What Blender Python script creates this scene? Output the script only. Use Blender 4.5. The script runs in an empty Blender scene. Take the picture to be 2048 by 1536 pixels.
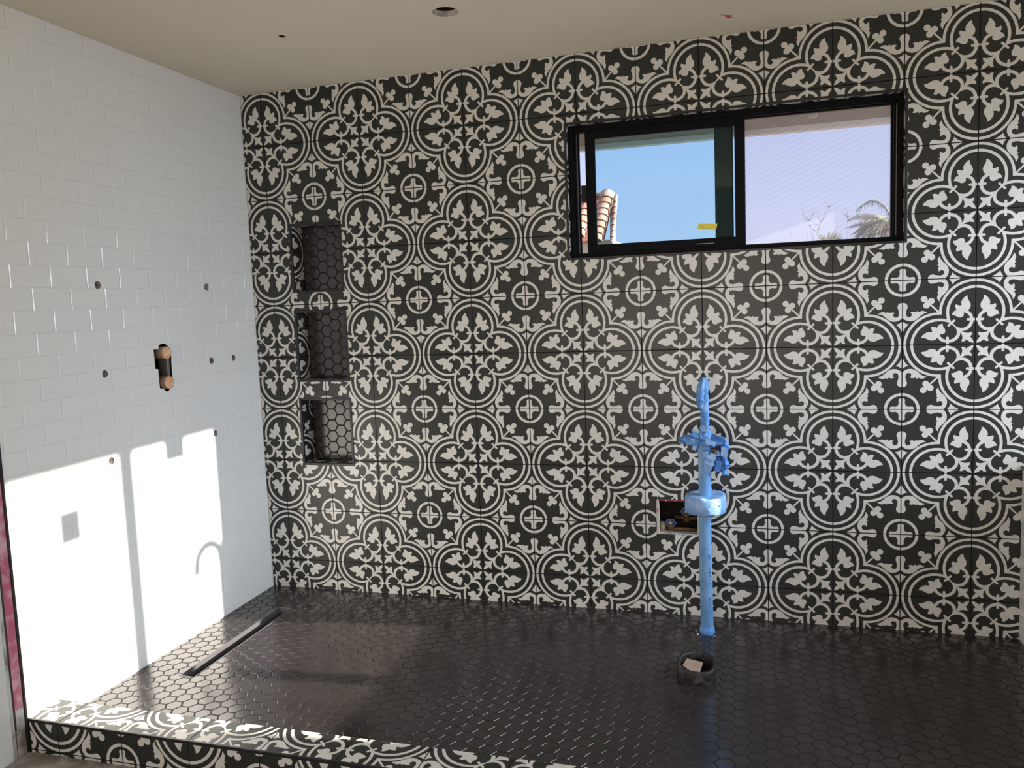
import bpy, bmesh, math, random
from mathutils import Vector, Matrix, geometry, noise
random.seed(4)
T = 0.25            # one patterned wall tile, metres; all layout numbers below are in tiles
Z0 = 8.73           # outer floor level in tiles below the reference row
scene = bpy.context.scene
COL = scene.collection
def P(x, y, z): return Vector((x*T, y*T, (z+Z0)*T))

# ------------------------------------------------------------------ camera
cam_d = bpy.data.cameras.new('camera'); cam = bpy.data.objects.new('camera', cam_d); COL.objects.link(cam)
cam_d.sensor_width = 36.0; cam_d.lens = 36*1589.9/2048
cam_d.shift_x = 9.27/2048; cam_d.shift_y = -15.75/2048
cam_d.clip_start = .02; cam_d.clip_end = 300
RX, RY, RZ = [(0.959574, 0.278708, -0.039234), (-0.010794, -0.102851, -0.994638), (-0.281248, 0.954853, -0.095684)]
Rm = Matrix((RX, (-RY[0], -RY[1], -RY[2]), (-RZ[0], -RZ[1], -RZ[2]))).transposed()
cam.matrix_world = Matrix.Translation(P(8.5918, -13.4951, -3.0575)) @ Rm.to_4x4()
scene.camera = cam

# ------------------------------------------------------------------ world
wd = bpy.data.worlds.new('sky'); scene.world = wd; wd.use_nodes = True
nt = wd.node_tree; nt.nodes.clear()
wo = nt.nodes.new('ShaderNodeOutputWorld'); bg = nt.nodes.new('ShaderNodeBackground')
tc = nt.nodes.new('ShaderNodeTexCoord'); sp = nt.nodes.new('ShaderNodeSeparateXYZ'); rp = nt.nodes.new('ShaderNodeValToRGB')
mr = nt.nodes.new('ShaderNodeMapRange'); mr.inputs[1].default_value = -.5; mr.inputs[2].default_value = 1.0
nt.links.new(tc.outputs['Generated'], sp.inputs[0]); nt.links.new(sp.outputs[2], mr.inputs[0]); nt.links.new(mr.outputs[0], rp.inputs[0])
el = rp.color_ramp.elements
el[0].position = 0; el[0].color = (.16,.13,.10,1)
el[1].position = .325; el[1].color = (.22,.19,.16,1)
for p_, c_ in ((.337,(.62,.65,.86,1)), (.42,(.53,.60,.88,1)), (.6,(.36,.47,.80,1)), (1,(.2,.33,.7,1))):
    e = el.new(p_); e.color = c_
cn = nt.nodes.new('ShaderNodeTexNoise'); cn.inputs['Scale'].default_value = 3.0; cn.inputs['Detail'].default_value = 5
cr = nt.nodes.new('ShaderNodeMapRange'); cr.inputs[1].default_value = .45; cr.inputs[2].default_value = .75; cr.inputs[3].default_value = 0; cr.inputs[4].default_value = .35
mxw = nt.nodes.new('ShaderNodeMixRGB'); mxw.inputs[2].default_value = (.72,.74,.86,1)
nt.links.new(tc.outputs['Generated'], cn.inputs[0]); nt.links.new(cn.outputs[0], cr.inputs[0]); nt.links.new(cr.outputs[0], mxw.inputs[0])
nt.links.new(rp.outputs[0], mxw.inputs[1]); nt.links.new(mxw.outputs[0], bg.inputs[0]); nt.links.new(bg.outputs[0], wo.inputs[0])
bg.inputs[1].default_value = 1.2

# ------------------------------------------------------------------ sun, low, through the side window
sl = bpy.data.lights.new('sun', 'SUN'); sl.energy = 19.0; sl.angle = math.radians(.6); sl.color = (1.0,.90,.79)
so = bpy.data.objects.new('sun', sl); COL.objects.link(so)
so.rotation_euler = Vector((-1, -.095, -.30)).to_track_quat('-Z', 'Y').to_euler(); so.location = P(20, 2, 4)

# ------------------------------------------------------------------ fill lamp added behind the camera to brighten the room
al = bpy.data.lights.new('rear_fill', 'AREA'); al.shape = 'RECTANGLE'; al.size = 2.2; al.size_y = 1.6; al.energy = 44; al.color = (1.0,.89,.76)
ao = bpy.data.objects.new('rear_fill', al); COL.objects.link(ao)
ao.location = P(7.0, -18.8, -4.2); ao.rotation_euler = Vector((0, 1, .30)).to_track_quat('-Z', 'Z').to_euler()

# skylight pouring in through the side window from the sky high outside it
al = bpy.data.lights.new('side_skylight', 'AREA'); al.shape = 'RECTANGLE'; al.size = 3.6; al.size_y = 3.0; al.energy = 740; al.color = (.74,.86,1.0)
ao = bpy.data.objects.new('side_skylight', al); COL.objects.link(ao)
ao.location = P(26, -3.5, 2.5); ao.rotation_euler = Vector((-1, 0, -.3)).to_track_quat('-Z', 'Z').to_euler()

scene.view_settings.view_transform = 'Standard'; scene.view_settings.look = 'None'
scene.view_settings.gamma = 1; scene.view_settings.exposure = 0.0; scene.view_settings.use_curve_mapping = False

# ------------------------------------------------------------------ materials
def new_mat(name):
    m = bpy.data.materials.new(name); m.use_nodes = True
    return m, m.node_tree, m.node_tree.nodes['Principled BSDF']
def mat(name, col, rough=.5, metal=0.0, spec=.5, bump=None, vary=None, coat=0.0):
    """principled material; vary=(scale, colour, lo, hi) blotches of a second own colour; bump=(scale, strength, distance)"""
    m, t, b = new_mat(name)
    b.inputs['Base Color'].default_value = (*col, 1); b.inputs['Roughness'].default_value = rough
    b.inputs['Metallic'].default_value = metal; b.inputs['Specular IOR Level'].default_value = spec
    b.inputs['Coat Weight'].default_value = coat; b.inputs['Coat Roughness'].default_value = .1
    tcn = t.nodes.new('ShaderNodeTexCoord')
    if vary:
        n = t.nodes.new('ShaderNodeTexNoise'); n.inputs['Scale'].default_value = vary[0]; n.inputs['Detail'].default_value = 6
        r = t.nodes.new('ShaderNodeMapRange'); r.inputs[1].default_value = vary[2]; r.inputs[2].default_value = vary[3]
        x = t.nodes.new('ShaderNodeMixRGB'); x.inputs[1].default_value = (*col, 1); x.inputs[2].default_value = (*vary[1], 1)
        t.links.new(tcn.outputs['Object'], n.inputs[0]); t.links.new(n.outputs[0], r.inputs[0]); t.links.new(r.outputs[0], x.inputs[0])
        t.links.new(x.outputs[0], b.inputs['Base Color'])
    if bump:
        n = t.nodes.new('ShaderNodeTexNoise'); n.inputs['Scale'].default_value = bump[0]; n.inputs['Detail'].default_value = 4
        u = t.nodes.new('ShaderNodeBump'); u.inputs['Strength'].default_value = bump[1]; u.inputs['Distance'].default_value = bump[2]
        t.links.new(tcn.outputs['Object'], n.inputs[0]); t.links.new(n.outputs[0], u.inputs['Height']); t.links.new(u.outputs[0], b.inputs['Normal'])
    return m
M_DARK = mat('glaze_charcoal', (.019,.021,.019), .36, spec=.48, vary=(60,(.023,.025,.021),.4,.7))
M_WHITE = mat('glaze_offwhite', (.66,.65,.62), .36, spec=.45, vary=(50,(.71,.70,.665),.4,.7))
M_GROUT = mat('grout_black', (.006,.006,.006), .9, spec=.2)
M_BRICK = mat('glazed_white_ceramic', (.80,.80,.785), .10, spec=.5)
M_WGROUT = mat('grout_white', (.76,.75,.73), .7)
M_HEX = mat('matte_black_porcelain', (.024,.019,.019), .19, spec=.72, vary=(9,(.031,.024,.024),.4,.65), bump=(400,.05,.0003))
M_HEXGROUT = mat('grout_charcoal', (.012,.011,.011), .8)
M_TRIM = mat('black_anodised_aluminium', (.018,.018,.020), .38, metal=.2)
M_DRAIN = mat('drain_metal', (.11,.105,.11), .4, metal=.3)
M_FRAME = mat('black_window_frame', (.003,.003,.005), .55, spec=.12)
M_CEIL = mat('ceiling_paint', (.82,.75,.63), .85, spec=.2, bump=(180,.12,.001), vary=(2.2,(.84,.775,.66),.4,.7))
M_PLASTER = mat('plaster', (.60,.56,.50), .9, spec=.2, bump=(40,.4,.003))
M_RAW = mat('raw_board_edge', (.55,.52,.48), .9, spec=.1, bump=(120,.5,.002), vary=(30,(.32,.28,.25),.45,.6))
M_CAVITY = mat('dark_stud_cavity', (.02,.016,.013), .9, spec=.1)
M_PINK = mat('pink_membrane_paint', (.46,.11,.18), .45, spec=.5, bump=(60,.4,.002), vary=(18,(.62,.42,.44),.46,.66))
M_RED = mat('red_membrane_edge', (.22,.02,.03), .5, vary=(30,(.55,.50,.50),.50,.58))
M_PINKRAW = mat('board_edge_with_pink_paint', (.60,.57,.53), .8, vary=(22,(.50,.16,.20),.50,.60), bump=(80,.4,.002))
M_STUD = mat('grimy_white_board', (.56,.55,.51), .8, vary=(10,(.20,.17,.14),.48,.66), bump=(40,.3,.002))
M_CASING = mat('white_casing_paint', (.60,.60,.56), .5)
M_CONC = mat('dusty_concrete', (.22,.20,.175), .9, vary=(14,(.38,.355,.32),.45,.65), bump=(50,.6,.004))
M_TAPE = mat('blue_masking_tape', (.10,.28,.66), .55, spec=.4, vary=(30,(.26,.45,.78),.5,.70), bump=(90,.9,.006))
M_TAPE2 = mat('blue_masking_tape_pale', (.22,.40,.74), .5, spec=.4, vary=(26,(.42,.56,.82),.5,.70), bump=(70,.6,.004))
M_TAPED = mat('blue_masking_tape_deep', (.035,.15,.50), .5, spec=.4, vary=(26,(.10,.28,.66),.45,.7), bump=(70,.6,.004))
M_PIPEBLUE = mat('tape_wrapped_pipe', (.13,.30,.58), .42, spec=.5, vary=(11,(.22,.40,.68),.45,.65), bump=(30,.3,.002))
M_INK = mat('black_print', (.02,.03,.05), .6)
M_COPPER = mat('aged_copper', (.16,.08,.045), .5, metal=.5, vary=(40,(.20,.10,.05),.45,.65))
M_BRASS = mat('aged_brass', (.15,.10,.05), .5, metal=.5, vary=(40,(.20,.11,.05),.45,.65))
M_HANDLE = mat('blue_cast_handle', (.10,.14,.30), .45, spec=.5)
M_HUB = mat('handle_hub_disc', (.30,.27,.20), .5, metal=.2)
M_WAX = mat('yellowed_fitting', (.45,.40,.25), .6)
M_ABS = mat('grimy_black_pipe', (.012,.012,.012), .55, vary=(34,(.11,.10,.09),.52,.72), bump=(60,.8,.006))
M_CARD = mat('cardboard', (.42,.31,.24), .8, vary=(20,(.34,.24,.18),.4,.6))
M_TAN = mat('orange_brown_plug', (.74,.36,.18), .6, vary=(35,(.86,.58,.40),.42,.62), bump=(80,.8,.004))
M_TANSIDE = mat('dusty_plug_sleeve', (.36,.25,.18), .7, vary=(20,(.26,.18,.13),.4,.6))
M_BLACKPL = mat('black_plastic', (.008,.008,.010), .35, spec=.3)
M_GREYMET = mat('dull_grey_metal', (.20,.18,.17), .45, metal=.3)
M_NOTE = mat('yellow_note_paper', (.85,.72,.10), .7)
M_STUCCO = mat('eave_stucco', (.24,.20,.18), .9, bump=(60,.4,.004), vary=(8,(.28,.23,.21),.4,.6))
M_FASCIA = mat('pale_eave_edge', (.80,.76,.74), .8, bump=(60,.3,.003))
M_TERRA = mat('terracotta', (.56,.24,.16), .8, vary=(3,(.64,.34,.25),.4,.65))
M_TERRAD = mat('tile_mortar', (.13,.11,.10), .9)
M_HOUSE = mat('beige_stucco', (.60,.50,.34), .85)
M_TRUNK = mat('palm_trunk', (.20,.15,.10), .9)
M_FROND = mat('palm_frond', (.34,.38,.24), .6, vary=(.6,(.46,.42,.28),.45,.65))
M_DEADF = mat('dry_palm_frond', (.46,.37,.28), .8, vary=(.8,(.30,.31,.21),.45,.65))
M_BARK = mat('bare_twig_bark', (.34,.30,.32), .9)
M_WSTICK = mat('white_sticker', (.75,.75,.74), .6)
M_REDMARK = mat('red_chalk', (.62,.10,.12), .9)
M_SMUDGE = mat('pencil_smudge', (.30,.27,.23), .9)
M_LAWN = mat('dry_yard', (.20,.17,.12), .9)
def glass_mat(name, tint, gloss):
    m = bpy.data.materials.new(name); m.use_nodes = True; t = m.node_tree; t.nodes.clear()
    o = t.nodes.new('ShaderNodeOutputMaterial'); a = t.nodes.new('ShaderNodeBsdfTransparent'); g = t.nodes.new('ShaderNodeBsdfGlossy')
    x = t.nodes.new('ShaderNodeMixShader'); fr = t.nodes.new('ShaderNodeFresnel'); fr.inputs[0].default_value = 1.3
    a.inputs[0].default_value = (*tint, 1); g.inputs['Roughness'].default_value = .02
    t.links.new(fr.outputs[0], x.inputs[0]); t.links.new(a.outputs[0], x.inputs[1]); t.links.new(g.outputs[0], x.inputs[2]); t.links.new(x.outputs[0], o.inputs[0])
    return m
M_STILE = mat('outer_stile', (.035,.035,.035), .5, spec=.3)  # greyer than the frame: reflection on the sash glass put into the colour
M_EDGE = mat('dark_brown_gap', (.05,.03,.025), .8)
M_GLASS = glass_mat('tinted_sash_glass', (.74,.90,.93), .04)
M_CLEAR = glass_mat('clear_glass', (.95,.96,.96), .04)
def screen_mat():
    m = bpy.data.materials.new('insect_mesh'); m.use_nodes = True; t = m.node_tree; t.nodes.clear()
    o = t.nodes.new('ShaderNodeOutputMaterial'); a = t.nodes.new('ShaderNodeBsdfTransparent'); g = t.nodes.new('ShaderNodeBsdfTranslucent')
    x = t.nodes.new('ShaderNodeMixShader'); g.inputs[0].default_value = (.80,.78,.86,1)
    tcn = t.nodes.new('ShaderNodeTexCoord'); mp = t.nodes.new('ShaderNodeMapping'); w = t.nodes.new('ShaderNodeTexWave')
    mp.inputs['Rotation'].default_value = (0, math.radians(24), 0)
    w.bands_direction = 'Z'; w.inputs['Scale'].default_value = 17.0; w.inputs['Distortion'].default_value = 1.0; w.inputs['Detail'].default_value = 0
    r = t.nodes.new('ShaderNodeMapRange'); r.inputs[3].default_value = .12; r.inputs[4].default_value = .17
    t.links.new(tcn.outputs['Object'], mp.inputs[0]); t.links.new(mp.outputs[0], w.inputs[0]); t.links.new(w.outputs[1], r.inputs[0]); t.links.new(r.outputs[0], x.inputs[0])
    t.links.new(a.outputs[0], x.inputs[1]); t.links.new(g.outputs[0], x.inputs[2]); t.links.new(x.outputs[0], o.inputs[0])
    return m
M_SCREEN = screen_mat()

# ------------------------------------------------------------------ object helpers
def tag(o, label=None, cat=None, group=None, kind=None):
    if label: o['label'] = label
    if cat: o['category'] = cat
    if group: o['group'] = group
    if kind: o['kind'] = kind
    return o
def obj(name, me, parent=None, loc=None):
    o = bpy.data.objects.new(name, me); COL.objects.link(o)
    if parent: o.parent = parent
    if loc is not None: o.location = loc
    return o
def empty(name, loc=(0,0,0)):
    o = bpy.data.objects.new(name, None); o.empty_display_size = .05; COL.objects.link(o); o.location = loc
    return o
class MB:
    """collects polygons in world metres; build() links them as one mesh, local to its parent"""
    def __init__(s): s.v = []; s.f = []; s.m = []; s.mats = []; s.smooth = []
    def mi(s, m):
        if m not in s.mats: s.mats.append(m)
        return s.mats.index(m)
    def poly(s, pts, m, sm=False):
        i = len(s.v); s.v.extend(pts); s.f.append(tuple(range(i, i+len(pts)))); s.m.append(s.mi(m)); s.smooth.append(sm)
    def mesh(s, vs, fs, m, sm=False):
        i = len(s.v); s.v.extend(vs); k = s.mi(m)
        for f in fs: s.f.append(tuple(i+a for a in f)); s.m.append(k); s.smooth.append(sm)
    def box(s, x0, x1, y0, y1, z0, z1, m, bev=0):
        """tile units; optional bevel in tiles"""
        bm = bmesh.new(); bmesh.ops.create_cube(bm, size=1)
        for v in bm.verts: v.co = P(x0+(v.co.x+.5)*(x1-x0), y0+(v.co.y+.5)*(y1-y0), z0+(v.co.z+.5)*(z1-z0))
        if bev: bmesh.ops.bevel(bm, geom=bm.edges[:], offset=bev*T, segments=2, affect='EDGES', profile=.5)
        s.addbm(bm, m, False)
    def addbm(s, bm, m, sm=True):
        bm.verts.index_update()
        s.mesh([v.co.copy() for v in bm.verts], [tuple(v.index for v in f.verts) for f in bm.faces], m, sm); bm.free()
    def tube(s, pts, rad, m, seg=14, cap=True, sm=True, jit=0):
        """swept tube, pts in tiles, rad in tiles (number or list)"""
        pts = [P(*p) for p in pts]; n = len(pts)
        if not isinstance(rad, (list, tuple)): rad = [rad]*n
        i0 = len(s.v); up = Vector((0,0,1))
        t0 = (pts[1]-pts[0]).normalized()
        if abs(t0.dot(up)) > .9: up = Vector((1,0,0))
        side = t0.cross(up).normalized()
        for k in range(n):
            t = (pts[min(k+1,n-1)]-pts[max(k-1,0)]).normalized()
            side = (side - t*side.dot(t)).normalized(); b = t.cross(side)
            for a in range(seg):
                an = 2*math.pi*a/seg; d = side*math.cos(an)+b*math.sin(an)
                r = rad[k]*T
                q = pts[k]+d*r
                if jit: q = q + d*((noise.noise(q*70)+.6*noise.noise(q*190))*jit*T)
                s.v.append(q)
        mi = s.mi(m)
        for k in range(n-1):
            for a in range(seg):
                a2 = (a+1)%seg; s.f.append((i0+k*seg+a, i0+k*seg+a2, i0+(k+1)*seg+a2, i0+(k+1)*seg+a)); s.m.append(mi); s.smooth.append(sm)
        if cap:
            s.f.append(tuple(i0+a for a in reversed(range(seg)))); s.m.append(mi); s.smooth.append(False)
            s.f.append(tuple(i0+(n-1)*seg+a for a in range(seg))); s.m.append(mi); s.smooth.append(False)
    def build(s, name, parent=None, origin=None, fixn=False):
        me = bpy.data.meshes.new(name)
        o0 = Vector(origin) if origin is not None else (parent.matrix_world.translation.copy() if parent else Vector((0,0,0)))
        if parent and origin is None:
            o0 = Vector((0,0,0)); p = parent
            while p: o0 = o0+p.location; p = p.parent
        me.from_pydata([v-o0 for v in s.v], [], s.f)
        for m in s.mats: me.materials.append(m)
        me.polygons.foreach_set('material_index', s.m); me.polygons.foreach_set('use_smooth', s.smooth)
        if fixn:
            bm = bmesh.new(); bm.from_mesh(me); bmesh.ops.recalc_face_normals(bm, faces=bm.faces[:]); bm.to_mesh(me); bm.free()
        me.update()
        o = obj(name, me, parent)
        if not parent: o.location = o0
        return o

# ------------------------------------------------------------------ rectangles and clipping
def rsub(r, h):
    x0,y0,x1,y1 = r; a0,b0,a1,b1 = h
    if a0 >= x1 or a1 <= x0 or b0 >= y1 or b1 <= y0: return [r]
    out = []
    if a0 > x0: out.append((x0,y0,a0,y1))
    if a1 < x1: out.append((a1,y0,x1,y1))
    m0, m1 = max(x0,a0), min(x1,a1)
    if b0 > y0: out.append((m0,y0,m1,b0))
    if b1 < y1: out.append((m0,b1,m1,y1))
    return out
def pieces(r, holes):
    rs = [r]
    for h in holes: rs = [q for a in rs for q in rsub(a, h)]
    return [q for q in rs if q[2]-q[0] > 1e-5 and q[3]-q[1] > 1e-5]
def rint(a, b):
    r = (max(a[0],b[0]), max(a[1],b[1]), min(a[2],b[2]), min(a[3],b[3]))
    return r if r[2]-r[0] > 1e-5 and r[3]-r[1] > 1e-5 else None
def clip(poly, r):
    for ax, lim, sg in ((0,r[0],1),(0,r[2],-1),(1,r[1],1),(1,r[3],-1)):
        if not poly: return []
        out = []; n = len(poly)
        for i in range(n):
            a, b = poly[i], poly[(i+1)%n]; da, db = (a[ax]-lim)*sg, (b[ax]-lim)*sg
            if da >= 0: out.append(a)
            if (da > 0 and db < 0) or (da < 0 and db > 0):
                t = da/(da-db); out.append(tuple(a[k]+(b[k]-a[k])*t for k in range(3)))
        poly = out
    return poly if len(poly) > 2 else []

# ------------------------------------------------------------------ the encaustic pattern of one wall tile
LEAF=[(0.1088,0.7356),(0.1344,0.7257),(0.1514,0.7117),(0.1656,0.6941),(0.1769,0.6785),(0.1854,0.6629),(0.1922,0.6444),(0.1939,0.629),(0.1922,0.6107),(0.1882,0.5893),(0.2108,0.5857),(0.2363,0.593),(0.2645,0.6058),(0.2719,0.5921),(0.2741,0.578),(0.273,0.5627),(0.2685,0.5475),(0.2617,0.5324),(0.2521,0.5173),(0.2673,0.5151),(0.2786,0.5106),(0.291,0.5011),(0.3011,0.4887),(0.3085,0.4763),(0.3135,0.4609),(0.3169,0.4425),(0.2983,0.441),(0.2842,0.4389),(0.2701,0.433),(0.256,0.4235),(0.2418,0.4152),(0.2277,0.4094),(0.2135,0.4054),(0.1994,0.405),(0.1852,0.4084),(0.1722,0.416),(0.1625,0.4285),(0.1569,0.4458),(0.1574,0.4612),(0.1586,0.4765),(0.1086,0.5126),(0.0943,0.5209),(0.0801,0.5354),(0.0716,0.5522),(0.0676,0.5677),(0.0653,0.5831),(0.0659,0.5985),(0.0699,0.6169),(0.0774,0.6351),(0.0871,0.6502),(0.0945,0.6654),(0.1019,0.6806),(0.1059,0.6958),(0.1093,0.7141)]
SCROLL=[(0.1086,0.5126),(0.0903,0.5014),(0.0744,0.4876),(0.0601,0.4725),(0.0458,0.4512),(0.0372,0.4299),(0.0314,0.4084),(0.0268,0.39),(0.0257,0.3715),(0.0256,0.3499),(0.0285,0.3283),(0.0353,0.3066),(0.0456,0.2848),(0.0598,0.2618),(0.077,0.2412),(0.0941,0.2268),(0.114,0.2142),(0.1311,0.2071),(0.1481,0.2026),(0.1652,0.2011),(0.1822,0.2027),(0.1697,0.1931),(0.1566,0.1852),(0.1441,0.1793),(0.131,0.1751),(0.1168,0.1716),(0.1025,0.17),(0.0866,0.1708),(0.0712,0.1735),(0.058,0.178),(0.0455,0.1831),(0.0409,0.1708),(0.042,0.1554),(0.0466,0.1411),(0.054,0.1305),(0.0626,0.123),(0.0711,0.118),(0.058,0.1027),(0.0454,0.0856),(0.0339,0.0691),(0.0253,0.0506),(0.0195,0.0291),(0.0166,0.0075),(0.026,0.034),(0.024,0.024),(0.345,0.345),(0.3039,0.3234),(0.2954,0.3113),(0.2841,0.2993),(0.27,0.2823),(0.2559,0.2703),(0.2389,0.2602),(0.2219,0.2531),(0.2021,0.2479),(0.1822,0.2457),(0.1624,0.2473),(0.1425,0.2525),(0.1243,0.262),(0.1083,0.2746),(0.0941,0.2902),(0.0827,0.3101),(0.0759,0.3305),(0.0719,0.3522),(0.0714,0.3768),(0.072,0.3922),(0.0743,0.4045),(0.0829,0.4271),(0.0943,0.4453),(0.1085,0.4591),(0.1256,0.4698),(0.1415,0.4762),(0.1586,0.4796)]
S=[(1.0006,0.6532),(0.9849,0.6524),(0.9714,0.6486),(0.9578,0.6429),(0.9469,0.6348),(0.9372,0.6225),(0.9307,0.6058),(0.9296,0.5891),(0.9323,0.5728),(0.9372,0.5576),(0.9433,0.5407),(0.9471,0.5244),(0.9504,0.5033),(0.9509,0.4822),(0.9482,0.4655),(0.9417,0.4494),(0.9336,0.4393),(0.9243,0.4335),(0.9145,0.4301),(0.9036,0.4291),(0.8927,0.4324),(0.8829,0.4386),(0.8753,0.4472),(0.8709,0.4569),(0.8681,0.4672),(0.8698,0.478),(0.8763,0.4881),(0.8927,0.4986),(0.8828,0.5048),(0.8719,0.5087),(0.8544,0.5115),(0.8424,0.5112),(0.8298,0.5085),(0.8189,0.5045),(0.8079,0.4993),(0.8036,0.5079),(0.7997,0.5158),(0.7915,0.5262),(0.7865,0.5191),(0.7833,0.5131),(0.7778,0.5097),(0.7695,0.5062),(0.7569,0.5126),(0.7448,0.5171),(0.7311,0.521),(0.7173,0.5219),(0.7035,0.5198),(0.6898,0.5147),(0.6776,0.5077),(0.6677,0.5007),(0.6539,0.4889),(0.6705,0.4879),(0.687,0.4851),(0.7008,0.4794),(0.7129,0.4725),(0.7273,0.4637),(0.7405,0.4537),(0.7542,0.4401),(0.7669,0.426),(0.7833,0.4105),(0.7998,0.3975),(0.8163,0.3869),(0.8327,0.3788),(0.8491,0.373),(0.8655,0.3691),(0.8846,0.3675),(0.9037,0.369),(0.9211,0.3722),(0.9391,0.3785),(0.9554,0.386),(0.969,0.3947),(0.9798,0.4035),(0.9907,0.4135),(1.0026,0.4211)]
STAR=[(1.0027,0.3653),(0.988,0.3583),(0.9772,0.3501),(0.9652,0.3419),(0.9528,0.335),(0.9392,0.328),(0.9256,0.3234),(0.9092,0.3207),(0.9239,0.3084),(0.9376,0.2943),(0.9517,0.2779),(0.9637,0.2596),(0.9735,0.2432),(0.9828,0.2263),(0.9909,0.2111),(1.0029,0.1959)]
CROSS=[(0.8266,1.0117),(0.8272,0.9936),(0.8294,0.9815),(0.8332,0.9694),(0.8398,0.9607),(0.8485,0.9562),(0.8622,0.9551),(0.8758,0.9558),(0.8922,0.9589),(0.9085,0.9595),(0.9232,0.9554),(0.9357,0.9477),(0.9449,0.9372),(0.952,0.9232),(0.9558,0.9087),(0.9575,0.893),(0.9553,0.8763),(0.9532,0.8602),(0.9554,0.8475),(0.9603,0.839),(0.9668,0.8322),(0.9765,0.8289),(0.9901,0.8272),(1.0036,0.8268)]
def inpoly(x, y, pl):
    c = False; j = len(pl)-1
    for i in range(len(pl)):
        xi, yi = pl[i]; xj, yj = pl[j]
        if (yi > y) != (yj > y) and x < (xj-xi)*(y-yi)/(yj-yi)+xi: c = not c
        j = i
    return c
def dseg(x, y, a, b):
    dx, dy = b[0]-a[0], b[1]-a[1]; t = max(0, min(1, ((x-a[0])*dx+(y-a[1])*dy)/(dx*dx+dy*dy)))
    return math.hypot(x-a[0]-dx*t, y-a[1]-dy*t)
CAPS = [((-.1,.374),(.10,.374),.019), ((.286,.362),(.362,.286),.0165), ((.485,.485),(.66,.66),.0125)]
DISCS = [((.701,.701),.047), ((.602,.667),.047), ((.667,.602),.047), ((.655,.655),.036)]
POLYS = [LEAF, SCROLL, S, STAR]
def white(u, v):
    if u > v: u, v = v, u
    if u+v > .655:
        d = math.hypot(u, v-.49); e = math.hypot(u-.49, v)
        if min(d, e) < .494 and min(d, e) > .456: return True
        if min(d, e) < .397 and min(d, e) > .357: return True
    for a, b, r in CAPS:
        if dseg(u, v, a, b) < r: return True
    for (a, b), r in DISCS:
        if math.hypot(u-a, v-b) < r or math.hypot(u-b, v-a) < r: return True
    for pl in POLYS:
        if inpoly(u, v, pl) or inpoly(v, u, pl): return True
    q = math.hypot(1-u, 1-v)
    if .211 < q < .254: return True
    if inpoly(u, v, CROSSP): return True
    return False
CROSSP = CROSS + [(1.01,1.01), (.80,1.01)]
def make_tile():
    V = []; E = []
    def line(pts, closed=True):
        i = len(V); V.extend(Vector(p) for p in pts)
        for k in range(len(pts)-1): E.append((i+k, i+k+1))
        if closed: E.append((i+len(pts)-1, i))
    def both(pts, closed=True): line(pts, closed); line([(b, a) for a, b in pts], closed)
    line([(0,0),(1,0),(1,1),(0,1)])
    for p in POLYS: both(p)
    line(CROSSP)
    for r in (.494,.456,.397,.357):
        run = []
        for k in range(-30, 121):
            a = math.radians(k*3); u, v = r*math.cos(a), .49+r*math.sin(a)
            if u > -.02 and v > u-.01 and u+v > .64 and v < 1.02: run.append((u, v))
            elif run: both(run, False); run = []
        if run: both(run, False)
    for r in (.211,.254): line([(1+r*math.cos(math.radians(a)), 1+r*math.sin(math.radians(a))) for a in range(176, 276, 4)], False)
    for a, b, r in CAPS:
        an = math.atan2(b[1]-a[1], b[0]-a[0]); pts = []
        for k in range(7): q = an-math.pi/2+math.pi*k/6; pts.append((b[0]+r*math.cos(q), b[1]+r*math.sin(q)))
        for k in range(7): q = an+math.pi/2+math.pi*k/6; pts.append((a[0]+r*math.cos(q), a[1]+r*math.sin(q)))
        both(pts) if abs(a[0]-a[1]) > .01 and a[0] < 0 else line(pts)
    for c, r in DISCS: line([(c[0]+r*math.cos(k*math.pi/9), c[1]+r*math.sin(k*math.pi/9)) for k in range(18)])
    line([(.64,0),(0,.64)], False)
    vs, es, fs, *_ = geometry.delaunay_2d_cdt(V, E, [], 0, 1e-5)
    out = []
    for f in fs:
        cx = sum(vs[i].x for i in f)/len(f); cy = sum(vs[i].y for i in f)/len(f)
        if 0 < cx < 1 and 0 < cy < 1: out.append(([(vs[i].x, vs[i].y) for i in f], white(cx, cy)))
    return out
TILE = make_tile()
GAP, CH = .0032, .004
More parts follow.
